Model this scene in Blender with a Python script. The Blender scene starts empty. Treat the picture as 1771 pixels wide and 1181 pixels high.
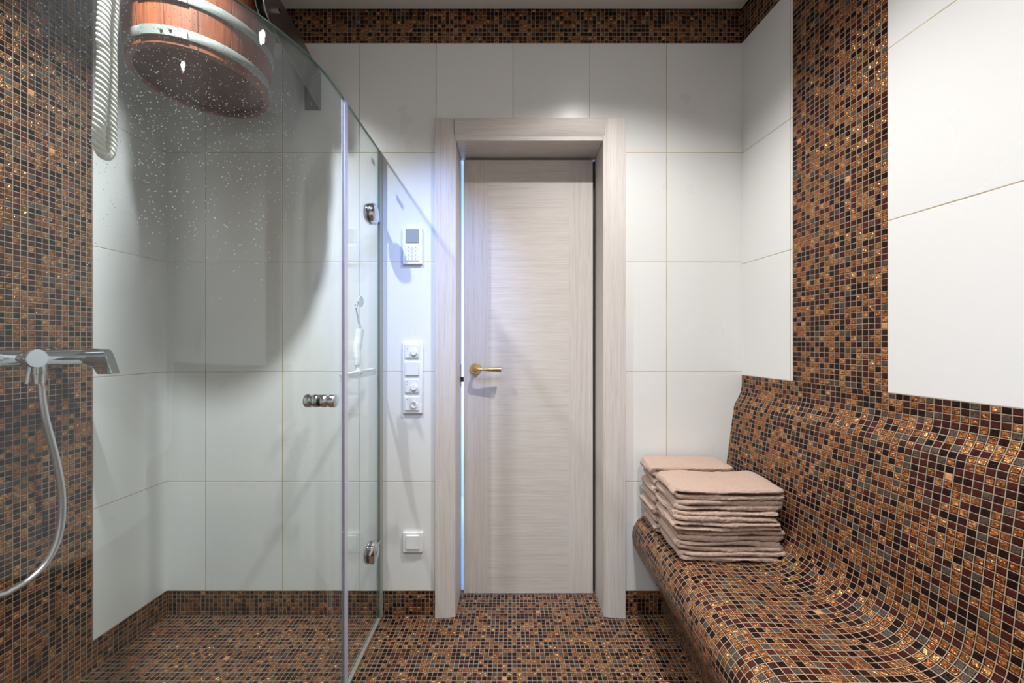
import bpy, bmesh, math, random
from mathutils import Vector, Matrix, noise

S = bpy.context.scene
COL = S.collection
PI = math.pi

# ------------------------------------------------------------------ camera, world, lights, exposure
F = 665.0                      # focal length in pixels of a 1771 px wide frame
EYE = 1.155
cam_d = bpy.data.cameras.new('camera')
cam_d.sensor_width = 36.0
cam_d.lens = F / 1771.0 * 36.0
cam_d.shift_y = 2.5 / 1771.0
cam_d.clip_start = 0.01
cam = bpy.data.objects.new('camera', cam_d)
cam.location = (0, 0, EYE)
cam.rotation_euler = (PI / 2, 0, 0)
COL.objects.link(cam)
S.camera = cam

w = bpy.data.worlds.new('world')
S.world = w
w.use_nodes = True
w.node_tree.nodes['Background'].inputs[0].default_value = (0.5, 0.55, 0.6, 1)
w.node_tree.nodes['Background'].inputs[1].default_value = 0.05

S.view_settings.view_transform = 'Standard'
S.view_settings.look = 'None'
S.view_settings.gamma = 1
S.view_settings.use_curve_mapping = False
S.view_settings.exposure = 0.16
S.cycles.use_denoising = True
S.cycles.max_bounces = 12
S.cycles.transparent_max_bounces = 24
S.cycles.sample_clamp_indirect = 6.0
S.cycles.caustics_reflective = False
S.cycles.caustics_refractive = False

CEIL = 2.565
# (x, y, watts, colour, spot angle or None)
LAMPS = [
    (-0.955, 0.895, 35.0, (0.93, 0.97, 1.0)),
    (0.35, 0.97, 25.0, (1.0, 0.975, 0.95)),
    (0.45, -0.10, 22.0, (0.96, 0.98, 1.0)),
    (-0.60, -0.10, 11.0, (0.93, 0.97, 1.0)),
]


# ------------------------------------------------------------------ helpers
def link(o):
    COL.objects.link(o)
    return o


def tag(o, label=None, cat=None, group=None, kind=None):
    if label: o['label'] = label
    if cat: o['category'] = cat
    if group: o['group'] = group
    if kind: o['kind'] = kind
    return o


def empty(name, loc=(0, 0, 0)):
    o = bpy.data.objects.new(name, None)
    o.location = loc
    o.empty_display_size = 0.05
    return link(o)


def own(o, parent):
    """parent o, keeping its world coordinates (parents here are only translated)"""
    o.parent = parent
    p = parent
    t = Vector((0, 0, 0))
    while p is not None:
        t += p.location
        p = p.parent
    o.location = o.location - t
    return o


class MB:
    """collects geometry for ONE mesh object"""
    def __init__(self):
        self.v = []; self.f = []; self.m = []; self.uv = {}

    def vert(self, p):
        self.v.append(tuple(p)); return len(self.v) - 1

    def face(self, idx, mat=0, uv=None):
        self.f.append(tuple(idx)); self.m.append(mat)
        if uv: self.uv[len(self.f) - 1] = uv

    def prism(self, poly, z0, z1, mat=0):
        n = len(poly)
        a = [self.vert((x, y, z0)) for x, y in poly]
        b = [self.vert((x, y, z1)) for x, y in poly]
        self.face(a[::-1], mat); self.face(b, mat)
        for i in range(n):
            j = (i + 1) % n
            self.face((a[i], a[j], b[j], b[i]), mat)

    def box(self, x0, x1, y0, y1, z0, z1, mat=0):
        self.prism([(x0, y0), (x1, y0), (x1, y1), (x0, y1)], z0, z1, mat)

    def lathe(self, prof, origin=(0, 0, 0), axis='Z', seg=48, mat=0, cap0=True, cap1=True):
        """prof: list of (r, h)"""
        o = Vector(origin)
        rings = []
        for r, h in prof:
            ring = []
            for k in range(seg):
                a = 2 * PI * k / seg
                c, s = r * math.cos(a), r * math.sin(a)
                p = {'Z': (c, s, h), 'X': (h, c, s), 'Y': (s, h, c)}[axis]
                ring.append(self.vert(o + Vector(p)))
            rings.append(ring)
        for i in range(len(rings) - 1):
            A, B = rings[i], rings[i + 1]
            for k in range(seg):
                j = (k + 1) % seg
                self.face((A[k], A[j], B[j], B[k]), mat)
        if cap0: self.face(rings[0][::-1], mat)
        if cap1: self.face(rings[-1], mat)

    def sweep(self, path, section, twist=0.0, closed=False, mat=0):
        """path: list of Vectors; section: f(i, k) -> list of 2D pts or static list"""
        n = len(path)
        rings = []
        up = None
        for i in range(n):
            t = (path[min(i + 1, n - 1)] - path[max(i - 1, 0)]).normalized()
            if up is None:
                ref = Vector((0, 1, 0)) if abs(t.y) < 0.9 else Vector((1, 0, 0))
                up = (ref - t * ref.dot(t)).normalized()
            else:
                up = (up - t * up.dot(t)).normalized()
            side = t.cross(up)
            sec = section(i) if callable(section) else section
            a = twist * i
            ca, sa = math.cos(a), math.sin(a)
            rings.append([self.vert(path[i] + side * (x * ca - y * sa) + up * (x * sa + y * ca)) for x, y in sec])
        m = len(rings[0])
        for i in range(n - 1):
            for k in range(m):
                j = (k + 1) % m
                self.face((rings[i][k], rings[i + 1][k], rings[i + 1][j], rings[i][j]), mat)
        if not closed:
            self.face(rings[0], mat); self.face(rings[-1][::-1], mat)

    def tube(self, path, r, seg=16, mat=0):
        path = [Vector(p) for p in path]
        if callable(r):
            sec = lambda i: [(r(i) * math.cos(2 * PI * k / seg), r(i) * math.sin(2 * PI * k / seg)) for k in range(seg)]
        else:
            sec = [(r * math.cos(2 * PI * k / seg), r * math.sin(2 * PI * k / seg)) for k in range(seg)]
        self.sweep(path, sec, mat=mat)

    def build(self, name, mats, parent=None, smooth=False, bevel=0, uvf=None, segs=2, angle=30, fixn=True):
        me = bpy.data.meshes.new(name)
        me.from_pydata(self.v, [], self.f)
        if not isinstance(mats, (list, tuple)): mats = [mats]
        for m_ in mats: me.materials.append(m_)
        for p, mi in zip(me.polygons, self.m): p.material_index = mi
        if uvf or self.uv:
            lay = me.uv_layers.new(name='UVMap')
            for p in me.polygons:
                fu = self.uv.get(p.index)
                for n_, li in enumerate(p.loop_indices):
                    if fu:
                        lay.data[li].uv = fu[n_]
                    elif uvf:
                        co = me.vertices[me.loops[li].vertex_index].co
                        lay.data[li].uv = uvf(co, p.normal)
        if fixn:
            bm = bmesh.new(); bm.from_mesh(me)
            bmesh.ops.recalc_face_normals(bm, faces=bm.faces)
            bm.to_mesh(me); bm.free()
        me.validate()
        if smooth: me.shade_smooth()
        o = bpy.data.objects.new(name, me)
        link(o)
        if smooth and not bevel:
            me.set_sharp_from_angle(angle=math.radians(angle))
        if bevel:
            b = o.modifiers.new('bevel', 'BEVEL')
            b.width = bevel; b.segments = segs; b.limit_method = 'ANGLE'
            b.angle_limit = math.radians(35)
            me.shade_smooth()
            b.harden_normals = False
            me.set_sharp_from_angle(angle=math.radians(60))
        if parent is not None: own(o, parent)
        return o


def catmull(pts, n):
    P = [Vector(p) for p in pts]
    P = [P[0] * 2 - P[1]] + P + [P[-1] * 2 - P[-2]]
    out = []
    for i in range(1, len(P) - 2):
        p0, p1, p2, p3 = P[i - 1:i + 3]
        for k in range(n):
            t = k / n
            out.append(0.5 * ((2 * p1) + (p2 - p0) * t + (2 * p0 - 5 * p1 + 4 * p2 - p3) * t * t + (3 * p1 - p0 - 3 * p2 + p3) * t ** 3))
    out.append(P[-2])
    return out


# ------------------------------------------------------------------ materials
def new_mat(name):
    m = bpy.data.materials.new(name)
    m.use_nodes = True
    nt = m.node_tree
    nt.nodes.clear()
    out = nt.nodes.new('ShaderNodeOutputMaterial')
    return m, nt, out


class NT:
    """tiny node-graph helper"""
    def __init__(self, nt): self.nt = nt

    def n(self, typ, **kw):
        nd = self.nt.nodes.new(typ)
        for k, v in kw.items(): setattr(nd, k, v)
        return nd

    def set(self, sock, v):
        if hasattr(v, 'node'): self.nt.links.new(v, sock)
        elif isinstance(v, (tuple, list)) and len(v) == 3 and sock.type == 'RGBA': sock.default_value = (*v, 1)
        else: sock.default_value = v

    def math(self, op, a, b=None, c=None, clamp=False):
        nd = self.n('ShaderNodeMath', operation=op, use_clamp=clamp)
        self.set(nd.inputs[0], a)
        if b is not None: self.set(nd.inputs[1], b)
        if c is not None: self.set(nd.inputs[2], c)
        return nd.outputs[0]

    def mix(self, fac, a, b, mode='MIX'):
        nd = self.n('ShaderNodeMix', data_type='RGBA', blend_type=mode)
        self.set(nd.inputs[0], fac); self.set(nd.inputs[6], a); self.set(nd.inputs[7], b)
        return nd.outputs[2]

    def mixf(self, fac, a, b):
        nd = self.n('ShaderNodeMix', data_type='FLOAT')
        self.set(nd.inputs[0], fac); self.set(nd.inputs[2], a); self.set(nd.inputs[3], b)
        return nd.outputs[0]

    def ramp(self, fac, stops, interp='LINEAR'):
        nd = self.n('ShaderNodeValToRGB')
        cr = nd.color_ramp
        cr.interpolation = interp
        while len(cr.elements) < len(stops): cr.elements.new(0.5)
        for e, (p, c) in zip(cr.elements, stops):
            e.position = p
            e.color = (c, c, c, 1) if isinstance(c, (int, float)) else (*c, 1)
        self.set(nd.inputs[0], fac)
        return nd.outputs[0]

    def noise(self, vec, scale, detail=3, rough=0.5, dist=0.0):
        nd = self.n('ShaderNodeTexNoise')
        self.set(nd.inputs['Vector'], vec)
        nd.inputs['Scale'].default_value = scale
        nd.inputs['Detail'].default_value = detail
        nd.inputs['Roughness'].default_value = rough
        nd.inputs['Distortion'].default_value = dist
        return nd.outputs[0]

    def mapping(self, vec, scale=(1, 1, 1), loc=(0, 0, 0)):
        nd = self.n('ShaderNodeMapping')
        self.set(nd.inputs[0], vec)
        nd.inputs['Scale'].default_value = scale
        nd.inputs['Location'].default_value = loc
        return nd.outputs[0]

    def bump(self, h, strength, dist, normal=None):
        nd = self.n('ShaderNodeBump')
        nd.inputs['Strength'].default_value = strength
        nd.inputs['Distance'].default_value = dist
        self.set(nd.inputs['Height'], h)
        if normal is not None: self.set(nd.inputs['Normal'], normal)
        return nd.outputs[0]

    def bsdf(self, **kw):
        nd = self.n('ShaderNodeBsdfPrincipled')
        for k, v in kw.items():
            self.set(nd.inputs[k.replace('_', ' ')], v)
        return nd


def simple(name, color, rough=0.5, metal=0.0, bump=None, spec=0.5, emis=None, coat=0.0, var=0.06):
    """plain procedural material: slight noise in colour and roughness, optional bump (scale, strength, distance)"""
    m, nt, out = new_mat(name)
    g = NT(nt)
    tc = g.n('ShaderNodeTexCoord').outputs['Object']
    nz = g.noise(tc, 25, 3)
    c = g.mix(nz, tuple(x * (1 - var) for x in color), tuple(min(1, x * (1 + var)) for x in color))
    b = g.bsdf(Base_Color=c, Metallic=metal)
    g.set(b.inputs['Roughness'], g.mixf(nz, max(0.0, rough * 0.85), min(1, rough * 1.15)))
    b.inputs['Specular IOR Level'].default_value = spec
    b.inputs['Coat Weight'].default_value = coat
    if bump:
        g.set(b.inputs['Normal'], g.bump(g.noise(tc, bump[0], 4), bump[1], bump[2]))
    if emis:
        b.inputs['Emission Color'].default_value = (*emis[0], 1)
        b.inputs['Emission Strength'].default_value = emis[1]
    nt.links.new(b.outputs[0], out.inputs[0])
    return m


def mosaic_mat(name='mosaic'):
    """UV in chip units: one chip = 1"""
    m, nt, out = new_mat(name)
    g = NT(nt)
    uv = g.n('ShaderNodeUVMap').outputs[0]
    sep = g.n('ShaderNodeSeparateXYZ'); g.set(sep.inputs[0], uv)
    x, y = sep.outputs[0], sep.outputs[1]
    # slight waviness of the joints
    wob = g.noise(uv, 0.35, 1)
    wb = g.math('MULTIPLY', g.math('SUBTRACT', wob, 0.5), 0.05)
    x = g.math('ADD', x, wb); y = g.math('ADD', y, wb)
    fx, fy = g.math('FLOOR', x), g.math('FLOOR', y)
    comb = g.n('ShaderNodeCombineXYZ'); g.set(comb.inputs[0], fx); g.set(comb.inputs[1], fy)
    wn = g.n('ShaderNodeTexWhiteNoise', noise_dimensions='3D'); g.set(wn.inputs['Vector'], comb.outputs[0])
    r1 = wn.outputs['Value']
    sepc = g.n('ShaderNodeSeparateColor'); g.set(sepc.inputs[0], wn.outputs['Color'])
    r2, r3 = sepc.outputs[0], sepc.outputs[1]
    ex = g.math('ABSOLUTE', g.math('SUBTRACT', g.math('FRACT', x), 0.5))
    ey = g.math('ABSOLUTE', g.math('SUBTRACT', g.math('FRACT', y), 0.5))
    e = g.math('MAXIMUM', ex, ey)
    mr = g.n('ShaderNodeMapRange', interpolation_type='SMOOTHSTEP')
    g.set(mr.inputs[0], e); mr.inputs[1].default_value = 0.430; mr.inputs[2].default_value = 0.460
    grout = mr.outputs[0]
    mr2 = g.n('ShaderNodeMapRange', interpolation_type='SMOOTHSTEP')
    g.set(mr2.inputs[0], e); mr2.inputs[1].default_value = 0.34; mr2.inputs[2].default_value = 0.47
    pil = g.math('SUBTRACT', 1.0, mr2.outputs[0])
    # kinds: copper 0-.46, dark .46-.68, red brown .68-.86, grey .86-1
    col = g.ramp(r1, [(0.0, (0.52, 0.20, 0.070)), (0.20, (0.42, 0.145, 0.048)), (0.34, (0.60, 0.27, 0.10)), (0.44, (0.013, 0.004, 0.003)),
                      (0.62, (0.050, 0.010, 0.006)), (0.80, (0.028, 0.007, 0.004)), (0.91, (0.060, 0.042, 0.030))], 'CONSTANT')
    is_cop = g.math('LESS_THAN', r1, 0.44)
    is_gry = g.math('GREATER_THAN', r1, 0.91)
    bright = g.mixf(r2, 0.75, 1.25)
    bc = g.n('ShaderNodeCombineColor'); [g.set(bc.inputs[i], bright) for i in range(3)]
    col = g.mix(1.0, col, bc.outputs[0], 'MULTIPLY')
    # pearly swirls inside copper chips, speckle inside the grey ones
    sw = g.noise(uv, 2.2, 3, 0.6, 1.5)
    swr = g.ramp(sw, [(0.35, 0.40), (0.62, 1.45)])
    swc = g.mix(is_cop, (1, 1, 1), swr)
    col = g.mix(1.0, col, swc, 'MULTIPLY')
    sp = g.ramp(g.noise(uv, 9, 2, 0.7), [(0.45, 0.25), (0.58, 1.9)])
    col = g.mix(1.0, col, g.mix(is_gry, (1, 1, 1), sp), 'MULTIPLY')
    col = g.mix(grout, col, (0.34, 0.27, 0.20))
    met = g.math('MULTIPLY', g.math('MULTIPLY', is_cop, 0.72), g.math('SUBTRACT', 1.0, grout))
    rough = g.mixf(is_cop, 0.12, 0.24)
    rough = g.mixf(is_gry, rough, 0.5)
    rough = g.mixf(grout, rough, 0.85)
    b = g.bsdf(Base_Color=col, Metallic=met, Roughness=rough)
    bm_h = g.math('MULTIPLY', g.math('MULTIPLY', g.noise(uv, 1.7, 2, 0.5), g.mixf(is_cop, 0.25, 1.0)), pil)
    n1 = g.bump(pil, 0.5, 0.002)
    n2 = g.bump(bm_h, 0.9, 0.010, n1)
    g.set(b.inputs['Normal'], n2)
    b.inputs['Specular IOR Level'].default_value = 0.22
    b.inputs['Coat Weight'].default_value = 0.3
    b.inputs['Coat Roughness'].default_value = 0.08
    g.set(b.inputs['Coat Weight'], 0.0)
    nt.links.new(b.outputs[0], out.inputs[0])
    return m


def tile_mat(name='white_tile'):
    """UV: one big tile = 1 x 1"""
    m, nt, out = new_mat(name)
    g = NT(nt)
    uv = g.n('ShaderNodeUVMap').outputs[0]
    sep = g.n('ShaderNodeSeparateXYZ'); g.set(sep.inputs[0], uv)
    x, y = sep.outputs[0], sep.outputs[1]
    dx = g.math('MULTIPLY', g.math('SUBTRACT', 0.5, g.math('ABSOLUTE', g.math('SUBTRACT', g.math('FRACT', x), 0.5))), 0.326)
    dy = g.math('MULTIPLY', g.math('SUBTRACT', 0.5, g.math('ABSOLUTE', g.math('SUBTRACT', g.math('FRACT', y), 0.5))), 0.4647)
    e = g.math('MINIMUM', dx, dy)
    mr = g.n('ShaderNodeMapRange', interpolation_type='SMOOTHSTEP')
    g.set(mr.inputs[0], e); mr.inputs[1].default_value = 0.0011; mr.inputs[2].default_value = 0.0019
    tile = mr.outputs[0]
    mr3 = g.n('ShaderNodeMapRange', interpolation_type='SMOOTHSTEP')
    g.set(mr3.inputs[0], e); mr3.inputs[1].default_value = 0.0; mr3.inputs[2].default_value = 0.003
    tc = g.n('ShaderNodeTexCoord').outputs['Object']
    comb = g.n('ShaderNodeCombineXYZ'); g.set(comb.inputs[0], g.math('FLOOR', x)); g.set(comb.inputs[1], g.math('FLOOR', y))
    wn = g.n('ShaderNodeTexWhiteNoise', noise_dimensions='3D'); g.set(wn.inputs['Vector'], comb.outputs[0])
    base = g.mix(wn.outputs['Value'], (0.76, 0.765, 0.755), (0.80, 0.80, 0.79))
    dirt = g.noise(tc, 6, 4, 0.6)
    grc = g.ramp(dirt, [(0.35, (0.42, 0.33, 0.18)), (0.6, (0.60, 0.50, 0.33))])
    col = g.mix(tile, grc, base)
    b = g.bsdf(Base_Color=col, Roughness=g.mixf(tile, 0.8, g.mixf(g.noise(tc, 3, 3), 0.24, 0.34)))
    fine = g.noise(g.mapping(tc, (90, 90, 25)), 1.0, 4, 0.6)
    n1 = g.bump(mr3.outputs[0], 0.6, 0.0012)
    g.set(b.inputs['Normal'], g.bump(fine, 0.10, 0.002, n1))
    nt.links.new(b.outputs[0], out.inputs[0])
    return m


def oak_mat(name, along):
    """bleached oak veneer, grain running along axis 'X' or 'Z'"""
    m, nt, out = new_mat(name)
    g = NT(nt)
    tc = g.n('ShaderNodeTexCoord').outputs['Object']
    sc = {'Z': (150, 150, 2.6), 'X': (3.2, 150, 210)}[along]
    sc2 = {'Z': (520, 520, 12), 'X': (14, 520, 620)}[along]
    a = g.noise(g.mapping(tc, sc), 1.0, 5, 0.62, 0.8)
    f = g.noise(g.mapping(tc, sc2), 1.0, 3, 0.6)
    big = g.noise(g.mapping(tc, tuple(s / 30 for s in sc)), 1.0, 3, 0.5)
    k = g.math('ADD', g.math('MULTIPLY', a, 0.6), g.math('MULTIPLY', f, 0.4))
    col = g.ramp(k, [(0.36, (0.52, 0.465, 0.43)), (0.47, (0.62, 0.575, 0.545)), (0.60, (0.69, 0.65, 0.63))])
    col = g.mix(g.math('MULTIPLY', big, 0.25), col, (0.60, 0.52, 0.47))
    b = g.bsdf(Base_Color=col, Roughness=0.45)
    g.set(b.inputs['Normal'], g.bump(k, 0.35, 0.0012))
    nt.links.new(b.outputs[0], out.inputs[0])
    return m


def bucket_wood(name, radial):
    m, nt, out = new_mat(name)
    g = NT(nt)
    tc = g.n('ShaderNodeTexCoord').outputs['Object']
    if radial:
        sep = g.n('ShaderNodeSeparateXYZ'); g.set(sep.inputs[0], tc)
        ang = g.math('ARCTAN2', sep.outputs[1], sep.outputs[0])
        st = g.math('MULTIPLY', g.math('ADD', ang, 0.12), 15 / (2 * PI))
        idn = g.math('FLOOR', st)
        wn = g.n('ShaderNodeTexWhiteNoise', noise_dimensions='1D'); g.set(wn.inputs['W'], idn)
        rnd = wn.outputs['Value']
        comb = g.n('ShaderNodeCombineXYZ')
        g.set(comb.inputs[0], g.math('MULTIPLY', ang, 0.2)); g.set(comb.inputs[1], g.math('MULTIPLY', rnd, 5.0)); g.set(comb.inputs[2], sep.outputs[2])
        vec = g.mapping(comb.outputs[0], (230, 1, 9))
        edge = g.math('SUBTRACT', 0.5, g.math('ABSOLUTE', g.math('SUBTRACT', g.math('FRACT', st), 0.5)))
        mr = g.n('ShaderNodeMapRange'); g.set(mr.inputs[0], edge); mr.inputs[1].default_value = 0.0; mr.inputs[2].default_value = 0.022
        seam = mr.outputs[0]
    else:
        vec = g.mapping(tc, (95, 6, 6))
        sep = g.n('ShaderNodeSeparateXYZ'); g.set(sep.inputs[0], tc)
        st = g.math('MULTIPLY', sep.outputs[0], 10.0)
        wn = g.n('ShaderNodeTexWhiteNoise', noise_dimensions='1D'); g.set(wn.inputs['W'], g.math('FLOOR', st))
        rnd = wn.outputs['Value']
        edge = g.math('SUBTRACT', 0.5, g.math('ABSOLUTE', g.math('SUBTRACT', g.math('FRACT', st), 0.5)))
        mr = g.n('ShaderNodeMapRange'); g.set(mr.inputs[0], edge); mr.inputs[1].default_value = 0.0; mr.inputs[2].default_value = 0.015
        seam = mr.outputs[0]
    nz = g.noise(vec, 1.0, 5, 0.65, 0.6)
    col = g.ramp(nz, [(0.32, (0.11, 0.026, 0.011)), (0.50, (0.22, 0.058, 0.022)), (0.66, (0.25, 0.075, 0.028))])
    col = g.mix(rnd, col, (0.26, 0.072, 0.028) if radial else (0.13, 0.04, 0.018))
    col = g.mix(0.55, col, g.ramp(nz, [(0.32, (0.09, 0.022, 0.009)), (0.66, (0.25, 0.075, 0.028))]))
    if not radial: col = g.mix(1.0, col, (0.6, 0.62, 0.62), 'MULTIPLY')
    col = g.mix(seam, (0.03, 0.012, 0.008), col)
    b = g.bsdf(Base_Color=col, Roughness=0.38 if radial else 0.6)
    b.inputs['Specular IOR Level'].default_value = 0.4 if radial else 0.15
    g.set(b.inputs['Normal'], g.bump(g.math('ADD', g.math('MULTIPLY', nz, 0.12), seam), 0.5, 0.002))
    b.inputs['Coat Weight'].default_value = 0.15 if radial else 0.0
    b.inputs['Coat Roughness'].default_value = 0.2
    nt.links.new(b.outputs[0], out.inputs[0])
    return m


def glass_mat(name='shower_glass', tint=(0.93, 0.955, 0.945)):
    m, nt, out = new_mat(name)
    g = NT(nt)
    tr = g.n('ShaderNodeBsdfTransparent'); tr.inputs[0].default_value = (*tint, 1)
    gl = g.n('ShaderNodeBsdfGlossy'); gl.inputs['Roughness'].default_value = 0.0
    gl.inputs[0].default_value = (0.95, 0.97, 1, 1)
    geo = g.n('ShaderNodeNewGeometry')
    dt = g.n('ShaderNodeVectorMath', operation='DOT_PRODUCT')
    g.set(dt.inputs[0], geo.outputs['Incoming']); g.set(dt.inputs[1], geo.outputs['Normal'])
    c5 = g.math('POWER', g.math('SUBTRACT', 1.0, g.math('ABSOLUTE', dt.outputs['Value'])), 5.0)
    fres = g.math('MULTIPLY_ADD', c5, 0.96, 0.04)
    # faint film of dried water
    tc = g.n('ShaderNodeTexCoord').outputs['Object']
    film = g.noise(g.mapping(tc, (5, 5, 1.6)), 1.0, 4, 0.6)
    df = g.n('ShaderNodeBsdfTranslucent'); df.inputs[0].default_value = (0.85, 0.88, 0.9, 1)
    mx = g.n('ShaderNodeMixShader')
    g.set(mx.inputs[0], fres)
    nt.links.new(tr.outputs[0], mx.inputs[1]); nt.links.new(gl.outputs[0], mx.inputs[2])
    mx2 = g.n('ShaderNodeMixShader')
    g.set(mx2.inputs[0], g.ramp(film, [(0.4, 0.004), (0.75, 0.03)]))
    nt.links.new(mx.outputs[0], mx2.inputs[1]); nt.links.new(df.outputs[0], mx2.inputs[2])
    nt.links.new(mx2.outputs[0], out.inputs[0])
    return m


def towel_mat():
    m, nt, out = new_mat('towel_terry')
    g = NT(nt)
    tc = g.n('ShaderNodeTexCoord').outputs['Object']
    a = g.noise(tc, 420, 3, 0.7)
    bign = g.noise(tc, 9, 3, 0.5)
    col = g.mix(a, (0.42, 0.27, 0.20), (0.74, 0.54, 0.43))
    col = g.mix(g.math('MULTIPLY', bign, 0.3), col, (0.60, 0.43, 0.35))
    b = g.bsdf(Base_Color=col, Roughness=0.95)
    b.inputs['Sheen Weight'].default_value = 0.15
    b.inputs['Sheen Roughness'].default_value = 0.5
    b.inputs['Specular IOR Level'].default_value = 0.1
    g.set(b.inputs['Normal'], g.bump(a, 1.0, 0.004, g.bump(g.noise(tc, 70, 2), 0.6, 0.006)))
    nt.links.new(b.outputs[0], out.inputs[0])
    return m


def emit_mat(name, col, s):
    m, nt, out = new_mat(name)
    e = nt.nodes.new('ShaderNodeEmission')
    e.inputs[0].default_value = (*col, 1); e.inputs[1].default_value = s
    nt.links.new(e.outputs[0], out.inputs[0])
    return m


MOS = mosaic_mat()
TILE = tile_mat()
OAK_V = oak_mat('oak_vertical', 'Z')
OAK_H = oak_mat('oak_horizontal', 'X')
GLASS = glass_mat()
TOWEL = towel_mat()
CHROME = simple('chrome', (0.62, 0.64, 0.66), 0.08, 1.0)
STEEL = simple('brushed_steel', (0.26, 0.25, 0.235), 0.33, 1.0, (200, 0.1, 0.001))
HOOPM = simple('zinc_hoop', (0.30, 0.325, 0.30), 0.42, 0.5, (60, 0.15, 0.002))
BRASS = simple('satin_brass', (0.72, 0.50, 0.20), 0.26, 1.0)
WPLAST = simple('white_plastic', (0.86, 0.87, 0.88), 0.3)
WPLAST2 = simple('white_plastic_insert', (0.83, 0.84, 0.84), 0.35)
DISPLAY = simple('grey_display', (0.30, 0.33, 0.35), 0.35)
INK = simple('grey_print', (0.22, 0.23, 0.25), 0.6)
BLACK = simple('black_plastic', (0.015, 0.015, 0.017), 0.35)
SEAL = simple('clear_plastic_seal', (0.60, 0.58, 0.70), 0.25)
SILI = simple('grey_silicone', (0.36, 0.37, 0.33), 0.5)
EDGE = simple('green_glass_edge', (0.20, 0.34, 0.29), 0.15)
CEILM = simple('ceiling_paint', (0.66, 0.62, 0.57), 0.6)
DARKGAP = simple('dark_gap', (0.05, 0.04, 0.035), 0.8)
ROPE = simple('cotton_rope', (0.90, 0.88, 0.80), 0.85, 0, (500, 0.5, 0.002))
STAVE = bucket_wood('mahogany_staves', True)
BASEW = bucket_wood('mahogany_base', False)
LIMES = simple('dried_water_spot', (0.85, 0.88, 0.9), 0.4)
HOSE = simple('silver_hose', (0.62, 0.64, 0.66), 0.25, 0.9)
HALLW = simple('hall_paint', (0.8, 0.85, 0.95), 0.6)
ETCH = simple('etched_mark', (0.45, 0.47, 0.49), 0.6)
LENS = emit_mat('lamp_lens', (1, 0.98, 0.95), 40.0)

# ------------------------------------------------------------------ plan of the room
P = 0.0173                                   # mosaic pitch
YB = 1.631                                   # back wall
YN = -0.95                                   # wall behind the camera
LX = lambda y: -1.465 + 0.0473 * (y - YB)    # left wall plane
RX = lambda y: 0.975 + 0.0933 * (YB - y)     # right wall plane
TW, TH, TZ0 = 0.326, 0.4647, 0.103
BAND = TZ0 + 5 * TH                          # 2.4265: bottom of the mosaic band
TX0 = (1153 - 885.5) / 407.7                 # a vertical joint of the back wall
T = 0.10


def uv_mos(co, n):
    if abs(n.z) > 0.7: return (co.x / P, co.y / P)
    if abs(n.y) > abs(n.x): return (co.x / P + 31.3, co.z / P)
    return (co.y / P + 17.7, co.z / P)


def uv_tile_back(co, n):
    return ((co.x - TX0) / TW, (co.z - TZ0) / TH)


def uv_tile_side(y0):
    return lambda co, n: ((co.y - y0) / TW if abs(n.x) > abs(n.y) else (co.x / TW + 0.5), (co.z - TZ0) / TH)


def struct(o):
    o['kind'] = 'structure'
    return o


# floor
m = MB()
m.prism([(LX(YN) - T, YN - T), (RX(YN) + T, YN - T), (RX(YB) + T, YB), (0.407, YB), (0.407, 1.80), (-0.26, 1.80), (-0.26, YB), (LX(YB) - T, YB)], -0.08, 0.0)
struct(m.build('floor', MOS, uvf=uv_mos))
# ceiling with a thin dark shadow gap round it
m = MB()
g_ = 0.008
m.prism([(LX(YN) + g_, YN + g_), (RX(YN) - g_, YN + g_), (RX(YB) - g_, YB - g_), (LX(YB) + g_, YB - g_)], CEIL, CEIL + 0.02)
struct(m.build('ceiling', CEILM))
m = MB()
m.prism([(LX(YN) - T, YN - T), (RX(YN) + T, YN - T), (RX(YB) + T, YB + T), (LX(YB) - T, YB + T)], CEIL + 0.02, CEIL + 0.08)
struct(m.build('trim_7', DARKGAP))

OXL, OXR, OZ = -0.26, 0.407, 2.03            # rough opening of the door
x0, x1 = LX(YB) - T, RX(YB) + T
YBK = 1.80
m = MB()
m.box(x0, OXL, YB, YBK, TZ0, BAND); m.box(OXR, x1, YB, YBK, TZ0, BAND); m.box(OXL, OXR, YB, YBK, OZ, BAND)
struct(m.build('wall_back', TILE, uvf=uv_tile_back))
m = MB()
m.box(x0, OXL, YB + 0.0015, YBK, 0, TZ0 - 0.001); m.box(OXR, x1, YB + 0.0015, YBK, 0, TZ0 - 0.001)
struct(m.build('baseboard_back', MOS, uvf=uv_mos))
m = MB()
m.box(x0, x1, YB + 0.0015, YBK, BAND + 0.001, CEIL + 0.03)
struct(m.build('trim_1', MOS, uvf=uv_mos))


def wall_poly(fx, ya, yb, s, inset=0.0):
    """footprint of a slab of side wall between ya and yb; s = -1 left, +1 right"""
    return [(fx(ya) + s * inset, ya), (fx(yb) + s * inset, yb), (fx(yb) + s * T, yb), (fx(ya) + s * T, ya)]


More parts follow.
